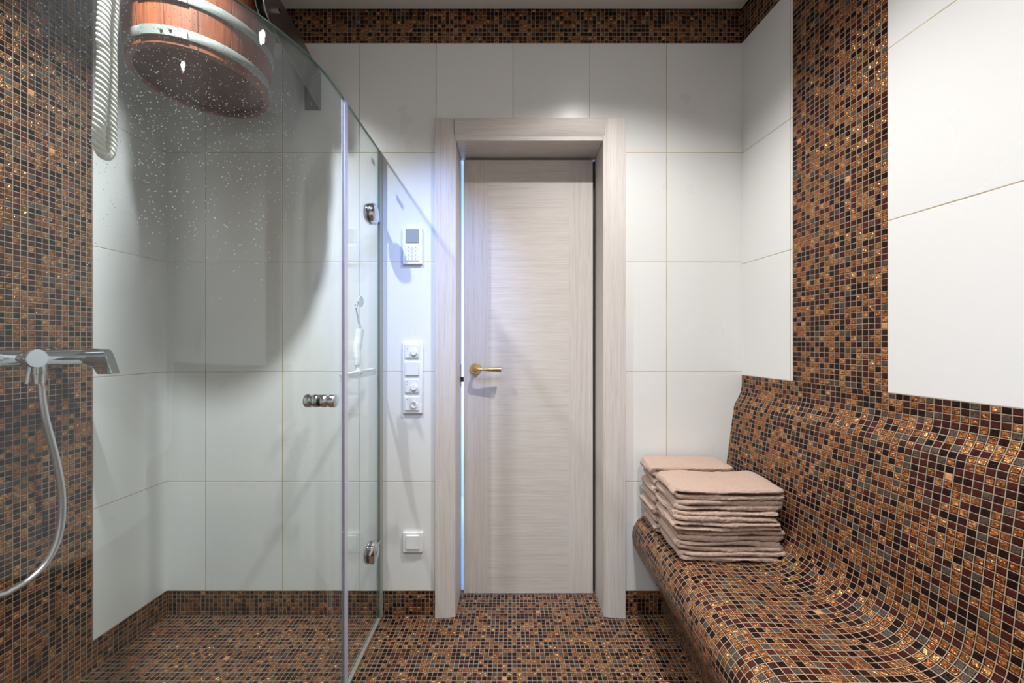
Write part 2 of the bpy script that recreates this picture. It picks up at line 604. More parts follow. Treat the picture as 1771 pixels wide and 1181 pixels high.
# left wall: white tile next to the corner, a mosaic strip, white again nearer
LS0, LS1 = 0.62, 1.357
m = MB()
m.prism(wall_poly(LX, LS1, YB, -1), TZ0, BAND); m.prism(wall_poly(LX, YN, LS0, -1), TZ0, BAND)
struct(m.build('wall_left', TILE, uvf=uv_tile_side(YB + 0.03)))
m = MB()
m.prism(wall_poly(LX, LS0, LS1, -1, 0.0015), 0, CEIL + 0.03)
struct(m.build('trim_2', MOS, uvf=uv_mos))
m = MB()
m.prism(wall_poly(LX, LS1, YB, -1, 0.0015), 0, TZ0 - 0.001); m.prism(wall_poly(LX, YN, LS0, -1, 0.0015), 0, TZ0 - 0.001)
struct(m.build('baseboard_left', MOS, uvf=uv_mos))
m = MB()
m.prism(wall_poly(LX, LS1, YB, -1, 0.0015), BAND + 0.001, CEIL + 0.03); m.prism(wall_poly(LX, YN, LS0, -1, 0.0015), BAND + 0.001, CEIL + 0.03)
struct(m.build('trim_3', MOS, uvf=uv_mos))

# right wall: the same, white starts above the bench
RS0, RS1 = 1.0535, 1.370
BT = 1.018                                   # top of the bench upstand
m = MB()
m.prism(wall_poly(RX, RS1, YB, 1), BT, BAND); m.prism(wall_poly(RX, YN, RS0, 1), BT, BAND)
struct(m.build('wall_right', TILE, uvf=lambda co, n: ((co.y - RS0) / TW, (co.z - BT) / 0.4705 + 2)))
m = MB()
m.prism(wall_poly(RX, RS0, RS1, 1, 0.0015), BT - 0.02, CEIL + 0.03)
struct(m.build('trim_4', MOS, uvf=lambda co, n: ((co.y - RS0) / (RS1 - RS0) * 18, co.z / P)))
m = MB()
m.prism(wall_poly(RX, RS1, YB, 1, 0.0015), BAND + 0.001, CEIL + 0.03); m.prism(wall_poly(RX, YN, RS0, 1, 0.0015), BAND + 0.001, CEIL + 0.03)
struct(m.build('trim_5', MOS, uvf=uv_mos))
m = MB()
m.prism(wall_poly(RX, YN, YB, 1, 0.02), 0, BT - 0.02)
struct(m.build('trim_6', DARKGAP))
# wall behind the camera
m = MB()
m.box(LX(YN) - T, RX(YN) + T, YN - T, YN, TZ0, BAND)
struct(m.build('wall_near', TILE, uvf=uv_tile_back))
m = MB()
m.box(LX(YN) - T, RX(YN) + T, YN - T, YN - 0.0015, 0, TZ0 - 0.001); m.box(LX(YN) - T, RX(YN) + T, YN - T, YN - 0.0015, BAND + 0.001, CEIL + 0.03)
struct(m.build('baseboard_near', MOS, uvf=uv_mos))

# ------------------------------------------------------------------ bench (tiled, built in)
prof = [  # (x at the back wall, z, how much it follows the slanting right wall)
    (0.640, 0.000, 0), (0.634, 0.055, 0), (0.622, 0.113, 0), (0.587, 0.172, 0), (0.548, 0.235, 0), (0.520, 0.290, 0), (0.510, 0.335, 0),
    (0.517, 0.378, 0), (0.540, 0.410, 0.05), (0.580, 0.427, 0.12), (0.640, 0.429, 0.3), (0.700, 0.426, 0.5), (0.760, 0.425, 0.7), (0.812, 0.430, 0.85),
    (0.852, 0.446, 0.95), (0.880, 0.478, 1), (0.895, 0.520, 1), (0.903, 0.580, 1), (0.911, 0.650, 1), (0.921, 0.735, 1), (0.932, 0.815, 1),
    (0.938, 0.860, 1), (0.9425, 0.888, 1), (0.9490, 0.905, 1), (0.9610, 0.926, 1), (0.9700, 0.948, 1), (0.9738, 0.972, 1), (0.9745, 1.000, 1), (0.9748, BT, 1)]
pr = catmull([(a, b, c) for a, b, c in prof], 5)
arc = [0.0]
for i in range(1, len(pr)):
    arc.append(arc[-1] + math.hypot(pr[i].x - pr[i - 1].x, pr[i].y - pr[i - 1].y))
ys = [YB - (YB - YN) * k / 60 for k in range(61)]
m = MB()
grid = []
for y in ys:
    sh = 0.0933 * (YB - y)
    row = [m.vert((p.x + sh * p.z, y, p.y)) for p in pr]
    grid.append(row)
for j in range(len(ys) - 1):
    for i in range(len(pr) - 1):
        a0, a1 = arc[i] / P, arc[i + 1] / P
        b0, b1 = ys[j] / P, ys[j + 1] / P
        m.face((grid[j][i], grid[j][i + 1], grid[j + 1][i + 1], grid[j + 1][i]), 0,
               [(b0 + .3, a0), (b0 + .3, a1), (b1 + .3, a1), (b1 + .3, a0)])
# close the back and ends so the bench is a solid body
bk = []
for y in (ys[0], ys[-1]):
    sh = 0.0933 * (YB - y)
    bk.append((m.vert((0.985 + sh, y, BT)), m.vert((0.985 + sh, y, 0))))
for r, (t_, b_) in zip((grid[0], grid[-1]), bk):
    m.face(list(r) + [t_, b_], 0, [(0.5, 0.5)] * (len(r) + 2))
m.face((grid[0][-1], grid[-1][-1], bk[1][0], bk[0][0]), 0, [(0.5, 0.5)] * 4)
m.face((bk[0][0], bk[1][0], bk[1][1], bk[0][1]), 0, [(0.5, 0.5)] * 4)
bench = m.build('heated_bench', MOS, smooth=True, angle=50)
tag(bench, 'long curved bench covered in copper and brown mosaic along the right wall', 'bench')
seat_x = [p.x for p in pr]


def seat_z(x, y):
    best = 0.43
    sh = 0.0933 * (YB - y)
    for i in range(len(pr) - 1):
        a, b = pr[i], pr[i + 1]
        if a.y > 0.38 and a.x + sh * a.z <= x <= b.x + sh * b.z:
            t = (x - a.x - sh * a.z) / max(1e-6, (b.x + sh * b.z - a.x - sh * a.z))
            return a.y + (b.y - a.y) * t
    return best


# ------------------------------------------------------------------ door
door = struct(empty('door_1', (0.07, 1.70, 0)))
YC = 1.611                                   # casing front face
JL, JR, JZ = -0.237, 0.384, 2.007


def casing(x0, x1, rx):
    """vertical casing board with a gently rounded face, rounded most on the rx side"""
    m = MB()
    n = 10
    pts = []
    for k in range(n + 1):
        t = k / n
        x = x0 + (x1 - x0) * t
        u = (t if rx > 0 else 1 - t)
        y = YC + 0.010 * u ** 3
        pts.append((x, y))
    poly = pts + [(x1, YB - 0.0), (x0, YB - 0.0)]
    m.prism(poly, 0, 2.100)
    o = m.build('casing', OAK_V, door, bevel=0.0015)
    return o


casing(-0.3236, -0.2436, 1)
casing(0.3915, 0.4765, -1)
m = MB()
pts = []
for k in range(11):
    t = k / 10
    pts.append((YC + 0.003 + 0.009 * (1 - t) ** 3, 2.018 + 0.082 * t))
poly = pts + [(YB, 2.100), (YB, 2.018)]
a = [m.vert((-0.2426, y, z)) for y, z in poly]
b = [m.vert((0.3905, y, z)) for y, z in poly]
m.face(a); m.face(b[::-1])
for i in range(len(poly)):
    j = (i + 1) % len(poly)
    m.face((a[i], b[i], b[j], a[j]))
m.build('casing', OAK_H, door, bevel=0.0012)
m = MB(); m.box(OXL + .001, JL, YB - 0.012, YBK - .001, 0, 2.0285); m.build('jamb', OAK_V, door, bevel=0.002)
m = MB(); m.box(JR, OXR - .001, YB - 0.012, YBK - .001, 0, 2.0285); m.build('jamb', OAK_V, door, bevel=0.002)
m = MB(); m.box(JL + .0005, JR - .0005, YB - 0.010, YBK - .001, JZ, 2.0285); m.build('jamb', OAK_H, door, bevel=0.002)
# leaf: left stile with upright grain, middle with crosswise grain, right stile upright
LY0, LY1 = 1.764, 1.799
lx0, lx1 = -0.2218, 0.3708
m = MB()
m.box(lx0, -0.1125, LY0, LY1, 0.007, 1.994, 0)
m.box(-0.1125, 0.262, LY0, LY1, 0.007, 1.994, 1)
m.box(0.262, lx1, LY0, LY1, 0.007, 1.994, 0)
leaf = m.build('leaf', [OAK_V, OAK_H], door)
handle = own(link(bpy.data.objects.new('door_handle', None)), door)
handle.location = Vector((-0.167, LY0, 1.037)) - door.location
HX, HZ = -0.167, 1.037
m = MB(); m.lathe([(0.0255, 0.0), (0.0255, -0.006), (0.0235, -0.009), (0.013, -0.009), (0.012, -0.0095)], (HX, LY0, HZ), 'Y', 40)
m.build('rose', BRASS, handle, smooth=True)
m = MB()
path = catmull([(HX, LY0 - 0.006, HZ), (HX, LY0 - 0.03, HZ), (HX + 0.004, LY0 - 0.045, HZ), (HX + 0.02, LY0 - 0.052, HZ), (HX + 0.045, LY0 - 0.053, HZ), (HX + 0.08, LY0 - 0.053, HZ), (HX + 0.119, LY0 - 0.053, HZ)], 8)
L_ = len(path)


def hr(i):
    x = path[i].x - HX
    if x < 0.035: return 0.0085 - 0.0028 * (x / 0.035)
    return 0.0057 + 0.0062 * min(1, (x - 0.035) / 0.075) ** 0.8


m.tube(path, hr, 24)
m.build('lever', BRASS, handle, smooth=True, angle=40)
m = MB(); m.box(-0.2365, -0.2215, LY0 + 0.006, LY0 + 0.022, 0.976, 0.998); m.build('latch', BLACK, door, bevel=0.001)
m = MB(); m.box(JL, JL + 0.0015, LY0 - 0.004, YBK - 0.005, 0.955, 1.055); m.build('strike_plate', STEEL, door)
m = MB(); m.box(lx0, lx1, LY1 - 0.008, LY1 - 0.001, 1.9945, 2.0062); m.build('head_seal', BLACK, door)
m = MB(); m.box(JR - 0.0082, JR, LY1 - 0.009, LY1 - 0.0005, 0.0, 2.0); m.build('light_block_strip', BLACK, door)  # added strip, narrows the right gap to block part of the hall light

# hallway behind the door
hall = []
m = MB()
m.box(-1.0, 1.1, 2.9, 3.0, 0, 2.5); m.box(-1.1, -1.0, 1.8, 3.0, 0, 2.5); m.box(1.1, 1.2, 1.8, 3.0, 0, 2.5)
struct(m.build('wall_hall', HALLW))
m = MB(); m.box(-1.1, 1.2, 1.8, 3.0, -0.08, 0.0); struct(m.build('floor_hall', HALLW))
m = MB(); m.box(-1.1, 1.2, 1.8, 3.0, 2.5, 2.56); struct(m.build('ceiling_hall', HALLW))

# ------------------------------------------------------------------ shower enclosure
GX = -0.5535
GT = 0.008
GTOP = 1.955
YS = 1.2726
pan = empty('glass_panel', (GX, 1.45, 0))
tag(pan, 'narrow clear glass side panel fixed to back wall between the shower and the wooden door', 'glass panel')
m = MB(); m.box(GX - GT / 2, GX + GT / 2, YS + 0.016, 1.597, 0.012, GTOP)
m.build('glass', GLASS, pan)
m = MB(); m.box(GX - GT / 2 - .0002, GX + GT / 2 + .0002, 1.597, 1.5985, 0.012, GTOP); m.build('glass_edge', EDGE, pan)
m = MB(); m.box(GX - 0.0065, GX + 0.0065, 1.5985, YB, 0.0, GTOP); m.build('wall_seal', SILI, pan, bevel=0.002)
m = MB(); m.box(GX - 0.006, GX + 0.006, YS + 0.016, 1.5985, 0.0, 0.012); m.build('floor_seal', SILI, pan, bevel=0.002)
m = MB(); m.box(GX - 0.0041, GX + 0.0041, YS + 0.016, 1.597, GTOP, GTOP + 0.0012); m.build('top_edge', EDGE, pan)
m = MB(); m.box(GX + GT / 2, GX + GT / 2 + 0.0006, 1.5, 1.538, 1.862, 1.882); m.build('etched_logo', ETCH, pan)
for zc in (1.663, 0.330):
    h = own(link(bpy.data.objects.new('clamp', None)), pan)
    h.location = Vector((GX, 1.515, zc)) - pan.location
    for s in (-1, 1):
        m = MB()
        pf = [(0.0415, s * 0.0045), (0.042, s * 0.008), (0.041, s * 0.012), (0.036, s * 0.018), (0.027, s * 0.0225), (0.014, s * 0.025), (0.004, s * 0.0255)]
        m.lathe(pf, (GX, 1.515, zc), 'X', 48)
        m.build('dome', CHROME, h, smooth=True, angle=60)
    m = MB(); m.lathe([(0.038, -0.0046), (0.038, 0.0046)], (GX, 1.515, zc), 'X', 40); m.build('gasket', BLACK, h, smooth=True)
    m = MB(); m.box(GX - 0.0075, GX + 0.0075, 1.55, YB, zc - 0.008, zc + 0.008); m.build('wall_arm', CHROME, h, bevel=0.002)

# curved door
CX, CY, R = GX - 0.54, 1.20, 0.54


def arc_pts(r, n=48):
    pts = [(CX + r, YS - 0.012)]
    for k in range(n + 1):
        a = -PI / 2 * k / n
        pts.append((CX + r * math.cos(a), CY + r * math.sin(a)))
    return pts


def shell(r0, r1, z0, z1, n=48, pts0=None, pts1=None):
    m = MB()
    A, B = (pts0 or arc_pts(r0, n)), (pts1 or arc_pts(r1, n))
    rings = []
    for (ax, ay), (bx, by) in zip(A, B):
        rings.append([m.vert((ax, ay, z0)), m.vert((bx, by, z0)), m.vert((bx, by, z1)), m.vert((ax, ay, z1))])
    for i in range(len(rings) - 1):
        for k in range(4):
            j = (k + 1) % 4
            m.face((rings[i][k], rings[i + 1][k], rings[i + 1][j], rings[i][j]))
    m.face(rings[0]); m.face(rings[-1][::-1])
    return m


sd = empty('shower_door', (CX + R, 1.0, 0))
tag(sd, 'tall curved clear glass shower door with chrome knob, speckled with water spots', 'shower door')
shell(R - GT / 2, R + GT / 2, 0.012, GTOP).build('glass', GLASS, sd, smooth=True, angle=40)
shell(R - 0.0042, R + 0.0042, GTOP, GTOP + 0.0012).build('top_edge', EDGE, sd, smooth=True, angle=40)
m = MB(); m.box(GX - 0.0065, GX + 0.0065, YS - 0.012, YS + 0.012, 0.004, GTOP); m.build('edge_seal', SEAL, sd, bevel=0.002)
knob = own(link(bpy.data.objects.new('knob', None)), sd)
ky = 1.125
kx = CX + math.sqrt(R * R - (ky - CY) ** 2)
kz = 1.155 - (693 - 593) / F * ky
knob.location = Vector((kx, ky, kz)) - sd.location
for s in (-1, 1):
    m = MB()
    pf = [(0.0185, 0.0052), (0.019, 0.007), (0.019, 0.018), (0.0175, 0.0205), (0.0155, 0.022), (0.0155, 0.025), (0.0175, 0.0265), (0.0195, 0.029), (0.0195, 0.041), (0.0185, 0.0435), (0.0170, 0.0445)]
    m.lathe([(r, s * h) for r, h in pf], (kx, ky, kz), 'X', 40)
    m.build('grip', CHROME, knob, smooth=True, angle=35)
m = MB(); m.lathe([(0.0165, -0.0053), (0.0165, 0.0053)], (kx, ky, kz), 'X', 32); m.build('washer', BLACK, knob, smooth=True)
# water spots on the inside of the door
random.seed(4)
m = MB()
for _ in range(1900):
    a = -random.triangular(0.18, 1.35, 0.85)
    z = random.triangular(1.25, 1.95, 1.72)
    r = R - GT / 2
    c = Vector((CX + r * math.cos(a), CY + r * math.sin(a), z))
    nrm = Vector((-math.cos(a), -math.sin(a), 0)); tg = Vector((-math.sin(a), math.cos(a), 0))
    q = random.uniform(0.0006, 0.0012)
    base = [m.vert(c + tg * (q * math.cos(t)) + Vector((0, 0, q * 1.2 * math.sin(t)))) for t in [k * PI / 2.5 for k in range(5)]]
    tip = m.vert(c + nrm * q * 0.9)
    for k in range(5): m.face((base[k], base[(k + 1) % 5], tip))
o = m.build('water_spots', LIMES, sd); o['kind'] = 'stuff'
# nearer fixed glass from the door to the left wall
pn = empty('glass_panel', (-1.3, CY - R, 0))
tag(pn, 'flat clear glass panel at the left edge closing the shower against the left wall', 'glass panel')
m = MB(); m.box(LX(CY - R), CX - 0.006, CY - R - GT / 2, CY - R + GT / 2, 0.012, GTOP); m.build('glass', GLASS, pn)
m = MB(); m.box(LX(CY - R), CX - 0.006, CY - R - 0.006, CY - R + 0.006, 0.0, 0.012); m.build('floor_seal', SILI, pn)

# ------------------------------------------------------------------ squeegee on the fixed panel
GI = GX - GT / 2                             # inner face
hook = empty('suction_hook', (GI, 1.423, 1.309))
tag(hook, 'small round suction hook stuck on the narrow glass panel above the squeegee', 'hook')
m = MB(); m.lathe([(0.021, 0.0), (0.020, -0.003), (0.012, -0.006), (0.006, -0.010), (0.005, -0.014)], (GI, 1.423, 1.309), 'X', 32)
m.build('suction_cup', simple('pale_blue_plastic', (0.62, 0.76, 0.80), 0.3), hook, smooth=True)
m = MB(); m.tube(catmull([(GI - 0.012, 1.423, 1.309), (GI - 0.014, 1.423, 1.297), (GI - 0.018, 1.423, 1.287), (GI - 0.026, 1.423, 1.289), (GI - 0.028, 1.423, 1.296)], 5), 0.0022, 10)
m.build('peg', WPLAST, hook, smooth=True)
sq = empty('squeegee', (GI - 0.02, 1.434, 1.047))
tag(sq, 'white plastic shower squeegee hanging by its loop from the suction hook on glass', 'squeegee')
hx = GI - 0.021
m = MB()
hp = catmull([(hx, 1.462, 1.206), (hx - .002, 1.455, 1.17), (hx - .004, 1.445, 1.13), (hx, 1.437, 1.095), (hx + .002, 1.434, 1.072)], 8)
m.tube(hp, lambda i: 0.0155 - 0.004 * (i / 32) ** 2, 20)
m.build('handle', WPLAST, sq, smooth=True, angle=50)
m = MB(); m.tube([(hx + .002, 1.434, 1.075), (hx + .006, 1.434, 1.050)], 0.008, 14); m.build('neck', WPLAST, sq, smooth=True)
m = MB(); m.tube([(hx + .008, 1.275, 1.047), (hx + .008, 1.592, 1.047)], 0.006, 14); m.lathe([(0.010, 1.420), (0.010, 1.450)], (hx + .008, 0, 1.047), 'Y', 20)
m.build('head_bar', WPLAST, sq, smooth=True)
m = MB(); m.box(hx + 0.009, hx + 0.013, 1.275, 1.592, 1.024, 1.043); m.build('blade', WPLAST2, sq)
m = MB()
cp = catmull([(hx + .004, 1.450, 1.208), (hx, 1.438, 1.25), (hx - .001, 1.422, 1.293), (hx - .001, 1.426, 1.293), (hx, 1.448, 1.25), (hx + .004, 1.468, 1.208)], 6)
m.tube(cp, 0.0014, 8)
m.build('loop', simple('blue_cord', (0.45, 0.55, 0.75), 0.7), sq, smooth=True)

# ------------------------------------------------------------------ bucket shower
BX, BY, BZ = -1.055, 1.315, 2.033
bk_ = empty('shower_bucket', (BX, BY, BZ))
tag(bk_, 'round reddish wooden bucket with pale metal hoops hanging high in the shower', 'bucket')
HB = 0.37
r_at = lambda h: 0.191 + 0.028 * (h / HB)
m = MB()
pf = [(r_at(0.012) - 0.017, 0.012), (0.1735, 0.0), (0.189, 0.0), (0.191, 0.002), (r_at(HB) - 0.001, HB - 0.002), (r_at(HB) - 0.003, HB), (r_at(HB) - 0.018, HB), (r_at(0.04) - 0.018, 0.04)]
m.lathe(pf, (0, 0, 0), 'Z', 120, cap0=False, cap1=False)
tub = m.build('staves', STAVE, smooth=True, angle=30, fixn=False)
tub.location = (BX, BY, BZ); own(tub, bk_)
m = MB(); m.lathe([(0.175, 0.016), (0.175, 0.034)], (0, 0, 0), 'Z', 80)
bb = m.build('base_board', BASEW, smooth=True, angle=30); bb.location = (BX, BY, BZ); own(bb, bk_)
for h0 in (0.021, 0.124, 0.30):
    m = MB()
    rr = r_at(h0); rt = r_at(h0 + 0.028)
    m.lathe([(rr - 0.004, h0), (rr + 0.0028, h0), (rr + 0.0034, h0 + 0.001), (rt + 0.0034, h0 + 0.027), (rt + 0.0028, h0 + 0.028), (rt - 0.004, h0 + 0.028)], (BX, BY, BZ), 'Z', 120, cap0=False, cap1=False)
    a = math.radians(-72)
    hp_ = m.build('hoop', HOOPM, bk_, smooth=True, angle=40, fixn=False)
    # overlapping end of the strap
    m = MB()
    n = 10
    A0, A1 = math.radians(-98), math.radians(-62)
    ring = []
    for k in range(n + 1):
        t = A0 + (A1 - A0) * k / n
        c, s = math.cos(t), math.sin(t)
        ring.append([m.vert((BX + q * c, BY + q * s, BZ + z)) for q, z in ((rr + 0.0036, h0 + .0005), (rr + 0.0060, h0 + .0005), (rt + 0.0060, h0 + 0.0275), (rt + 0.0036, h0 + 0.0275))])
    for k in range(n):
        for q in range(4):
            m.face((ring[k][q], ring[k + 1][q], ring[k + 1][(q + 1) % 4], ring[k][(q + 1) % 4]))
    m.face(ring[0]); m.face(ring[-1][::-1])
    m.build('strap_end', HOOPM, hp_)
    for k, dz in ((0, 0.012), (1, 0.016)):
        t = math.radians(-80 + 6.5 * k)
        rc = (rr + rt) / 2 + 0.0055
        d = Vector((math.cos(t), math.sin(t), 0))
        c = Vector((BX, BY, BZ + h0 + dz)) + d * rc
        m = MB()
        bm_r = []
        side = Vector((-d.y, d.x, 0)); upv = Vector((0, 0, 1))
        for rad, off in ((0.0042, 0), (0.0040, 0.0018), (0.0026, 0.0032)):
            bm_r.append([m.vert(c + d * off + side * (rad * math.cos(2 * PI * j / 12)) + upv * (rad * math.sin(2 * PI * j / 12))) for j in range(12)])
        for i in range(2):
            for j in range(12):
                m.face((bm_r[i][j], bm_r[i][(j + 1) % 12], bm_r[i + 1][(j + 1) % 12], bm_r[i + 1][j]))
        m.face(bm_r[2])
        m.build('rivet', STEEL, hp_, smooth=True)
# pivot plates and axle bolts
PZ = 2.292
for s in (-1, 1):
    px = BX + s * (r_at(PZ - BZ) + 0.004)
    m = MB(); m.lathe([(0.062, 0.0), (0.062, s * 0.003), (0.060, s * 0.004)], (px, BY, PZ), 'X', 48)
    pd = m.build('pivot_plate', STEEL, bk_, smooth=True)
    m = MB(); m.lathe([(0.024, s * 0.004), (0.024, s * 0.008), (0.021, s * 0.010), (0.010, s * 0.010), (0.009, s * 0.012)], (px, BY, PZ), 'X', 32); m.build('washer', CHROME, pd, smooth=True)
    m = MB(); m.lathe([(0.0075, s * 0.010), (0.0075, s * 0.045)], (px, BY, PZ), 'X', 20); m.build('bolt', CHROME, pd, smooth=True)
for s, lab in ((1, 'right-hand steel arm fixed to the back wall, holding the bucket on its bolt'), (-1, 'left-hand steel arm behind the bucket, fixed to the back wall')):
    ax = -0.812 if s > 0 else BX * 2 + 0.812
    br = empty('bucket_bracket', (ax, YB, 2.14))
    tag(br, lab, 'bracket')
    m = MB()
    # vertical plate rising gently from the wall towards the bolt, rounded front end
    poly = [(YB, 2.140), (YB, 2.296), (1.36, 2.354)]
    for k in range(9):
        a = math.radians(80 + 180 * k / 8)
        poly.append((1.315 + 0.062 * math.cos(a), 2.288 + 0.066 * math.sin(a)))
    poly.append((1.345, 2.205))
    va = [m.vert((ax - 0.0025, y, z)) for y, z in poly]; vb = [m.vert((ax + 0.0025, y, z)) for y, z in poly]
    m.face(va); m.face(vb[::-1])
    for i in range(len(poly)):
        j = (i + 1) % len(poly)
        m.face((va[i], vb[i], vb[j], va[j]))
    m.build('arm', STEEL, br, bevel=0.001)
    m = MB()
    f0, f1 = (ax - 0.066, ax - 0.0025) if s > 0 else (ax + 0.0025, ax + 0.066)
    m.box(f0, f1, YB - 0.004, YB, 2.140, 2.285)
    fl = m.build('wall_flange', STEEL, br, bevel=0.001)
    for (dx, z) in ((0.45, 2.165), (0.25, 2.235)):
        m = MB(); m.lathe([(0.007, 0), (0.006, -0.003), (0.003, -0.0045)], (f0 + (f1 - f0) * dx, YB - 0.004, z), 'Y', 16); m.build('screw', CHROME, fl, smooth=True)
# rope hanging from the bucket rim
rp = []
Yl, Yr = 0.985, 1.030


def pt(px, py, Y): return Vector(((px - 885.5) / F * Y, Y, EYE - (py - 593) / F * Y))


rp = [Vector((-1.06, 1.085, 2.385)), Vector((-1.055, 1.02, 2.33)), pt(179, 40, Yl), pt(179, 90, Yl), pt(178, 130, Yl), pt(175, 180, Yl), pt(171.5, 220, Yl),
      pt(170.5, 245, Yl + .005), pt(175, 262, Yl + .015), pt(184, 269, Yl + .03), pt(189.5, 260, Yl + .04),
      pt(191, 240, Yr), pt(191.5, 200, Yr), pt(192.5, 130, Yr), pt(192.5, 60, Yr), Vector((-1.078, 1.05, 2.20)), Vector((-1.075, 1.085, 2.385))]
rp = catmull(rp, 24)
# resample evenly
L = [0.0]
for i in range(1, len(rp)): L.append(L[-1] + (rp[i] - rp[i - 1]).length)
N = int(L[-1] / 0.0016)
res = []
j = 0
for k in range(N + 1):
    d = L[-1] * k / N
    while j < len(L) - 2 and L[j + 1] < d: j += 1
    t = (d - L[j]) / max(1e-9, L[j + 1] - L[j])
    res.append(rp[j].lerp(rp[j + 1], t))
sec = []
for k in range(30):
    a = 2 * PI * k / 30
    rr = 0.0130 * (0.78 + 0.22 * abs(math.cos(1.5 * a)) ** 0.6)
    sec.append((rr * math.cos(a), rr * math.sin(a)))
m = MB(); m.sweep(res, sec, twist=2 * PI * 0.0016 / 0.042)
rope = m.build('pull_rope', ROPE, smooth=True, angle=80)
tag(rope, 'thick twisted white cotton rope hanging in a loop left of the wooden bucket', 'rope')

# ------------------------------------------------------------------ shower mixer on the mosaic strip
mx_ = empty('shower_mixer', (-1.45, 1.15, 1.11))
tag(mx_, 'chrome wall-mounted shower mixer on the mosaic strip with hanging hose', 'shower mixer')
bxm = lambda y: LX(y) + 0.070
m = MB()
m.tube([(bxm(0.96), 0.96, 1.112), (bxm(1.0), 1.0, 1.112), (bxm(1.25), 1.25, 1.110), (bxm(1.262), 1.262, 1.110)], lambda i: (0.024, 0.025, 0.0245, 0.0225)[i], 32)
m.build('body', CHROME, mx_, smooth=True, angle=40)
for y in (0.965, 1.118):
    pass
m = MB(); m.tube([(bxm(0.985), 0.985, 1.112), (bxm(1.055), 1.055, 1.112)], 0.0285, 32); m.build('collar', CHROME, mx_, smooth=True)
for y in (1.245, 1.05):
    m = MB(); m.lathe([(0.0345, 0.0), (0.034, 0.006), (0.026, 0.016), (0.018, 0.019)], (LX(y), y, 1.110), 'X', 36); m.build('escutcheon', CHROME, mx_, smooth=True)
    m = MB(); m.lathe([(0.016, 0.012), (0.016, 0.062)], (LX(y), y, 1.110), 'X', 24); m.build('inlet', CHROME, mx_, smooth=True)
# single lever at the far end, drooping outwards
m = MB()
q = [(-1.400, 1.137), (-1.352, 1.137), (-1.336, 1.133), (-1.326, 1.122), (-1.318, 1.100), (-1.302, 1.053), (-1.352, 1.053), (-1.372, 1.085), (-1.400, 1.088)]
va = [m.vert((x, 1.252, z)) for x, z in q]; vb = [m.vert((x - 0.006, 1.285, z)) for x, z in q]
m.face(va); m.face(vb[::-1])
for i in range(len(q)):
    j = (i + 1) % len(q)
    m.face((va[i], vb[i], vb[j], va[j]))
m.build('lever', CHROME, mx_, bevel=0.002)
yk = 1.118
m = MB(); m.lathe([(0.0195, 0.010), (0.027, 0.018), (0.028, 0.030), (0.0275, 0.038), (0.026, 0.040)], (bxm(yk), yk, 1.110), 'X', 36); kb = m.build('diverter_knob', CHROME, mx_, smooth=True, angle=40)
m = MB(); m.tube([(bxm(yk) + 0.03, yk - 0.012, 1.088), (bxm(yk) + 0.034, yk - 0.022, 1.038)], 0.0045, 16); m.build('pin', CHROME, kb, smooth=True)
yo = 1.148
m = MB(); m.lathe([(0.017, 1.094), (0.017, 1.066), (0.0185, 1.065), (0.0185, 1.062), (0.0155, 1.061), (0.0135, 1.034)], (bxm(yo) + 0.004, yo, 0), 'Z', 32); m.build('hose_connector', CHROME, mx_, smooth=True, angle=40)
hx_ = lambda y: bxm(y) + 0.006
hpx = [(71, 668), (73, 690), (79, 725), (88, 760), (98, 800), (106, 845), (107.5, 880), (104, 915), (94, 948), (74, 980), (48, 1004), (22, 1020), (0, 1030), (-60, 1040), (-150, 1010), (-220, 900)]
hps = [(hx_(yo) - 0.002, yo, 1.045)]
for px, py in hpx:
    # intersection of the sight line with a plane just off the wall
    kx_ = (px - 885.5) / F
    y = (-1.465 - 0.0473 * YB + 0.076) / (kx_ - 0.0473)
    hps.append((kx_ * y, y, EYE - (py - 593) / F * y))
m = MB(); m.tube(catmull(hps, 8), 0.0088, 18)
hose = m.build('shower_hose', HOSE, smooth=True)
tag(hose, 'silver flexible shower hose curving down from the chrome mixer at left', 'hose')

# ------------------------------------------------------------------ wall devices
WX = lambda px: (px - 885.5) / 407.7
WZ = lambda py: EYE - (py - 593) / 407.7


def plate(name, x0, x1, z0, z1, d, mat, parent, y1=YB, bevel=0.0015):
    m = MB(); m.box(x0, x1, y1 - d, y1, z0, z1)
    return m.build(name, mat, parent, bevel=bevel)


th = empty('room_controller', (WX(714), YB, WZ(426)))
tag(th, 'white wall controller with grey display and eight small buttons left of the door', 'controller')
plate('frame', WX(698), WX(731), WZ(457.5), WZ(394), 0.011, WPLAST, th)
plate('display', WX(703), WX(725.5), WZ(421), WZ(397.5), 0.002, DISPLAY, th, YB - 0.011, 0.0005)
for c in range(2):
    for r in range(4):
        xa = WX(702.5 + 12.2 * c); za = WZ(426 + 6.6 * r)
        b_ = plate('button', xa, xa + 0.0275, za - 0.0150, za, 0.003, WPLAST2, th, YB - 0.011, 0.0006)
        plate('symbol', xa + 0.011, xa + 0.0155, za - 0.0095, za - 0.0055, 0.0004, INK, b_, YB - 0.014, 0)

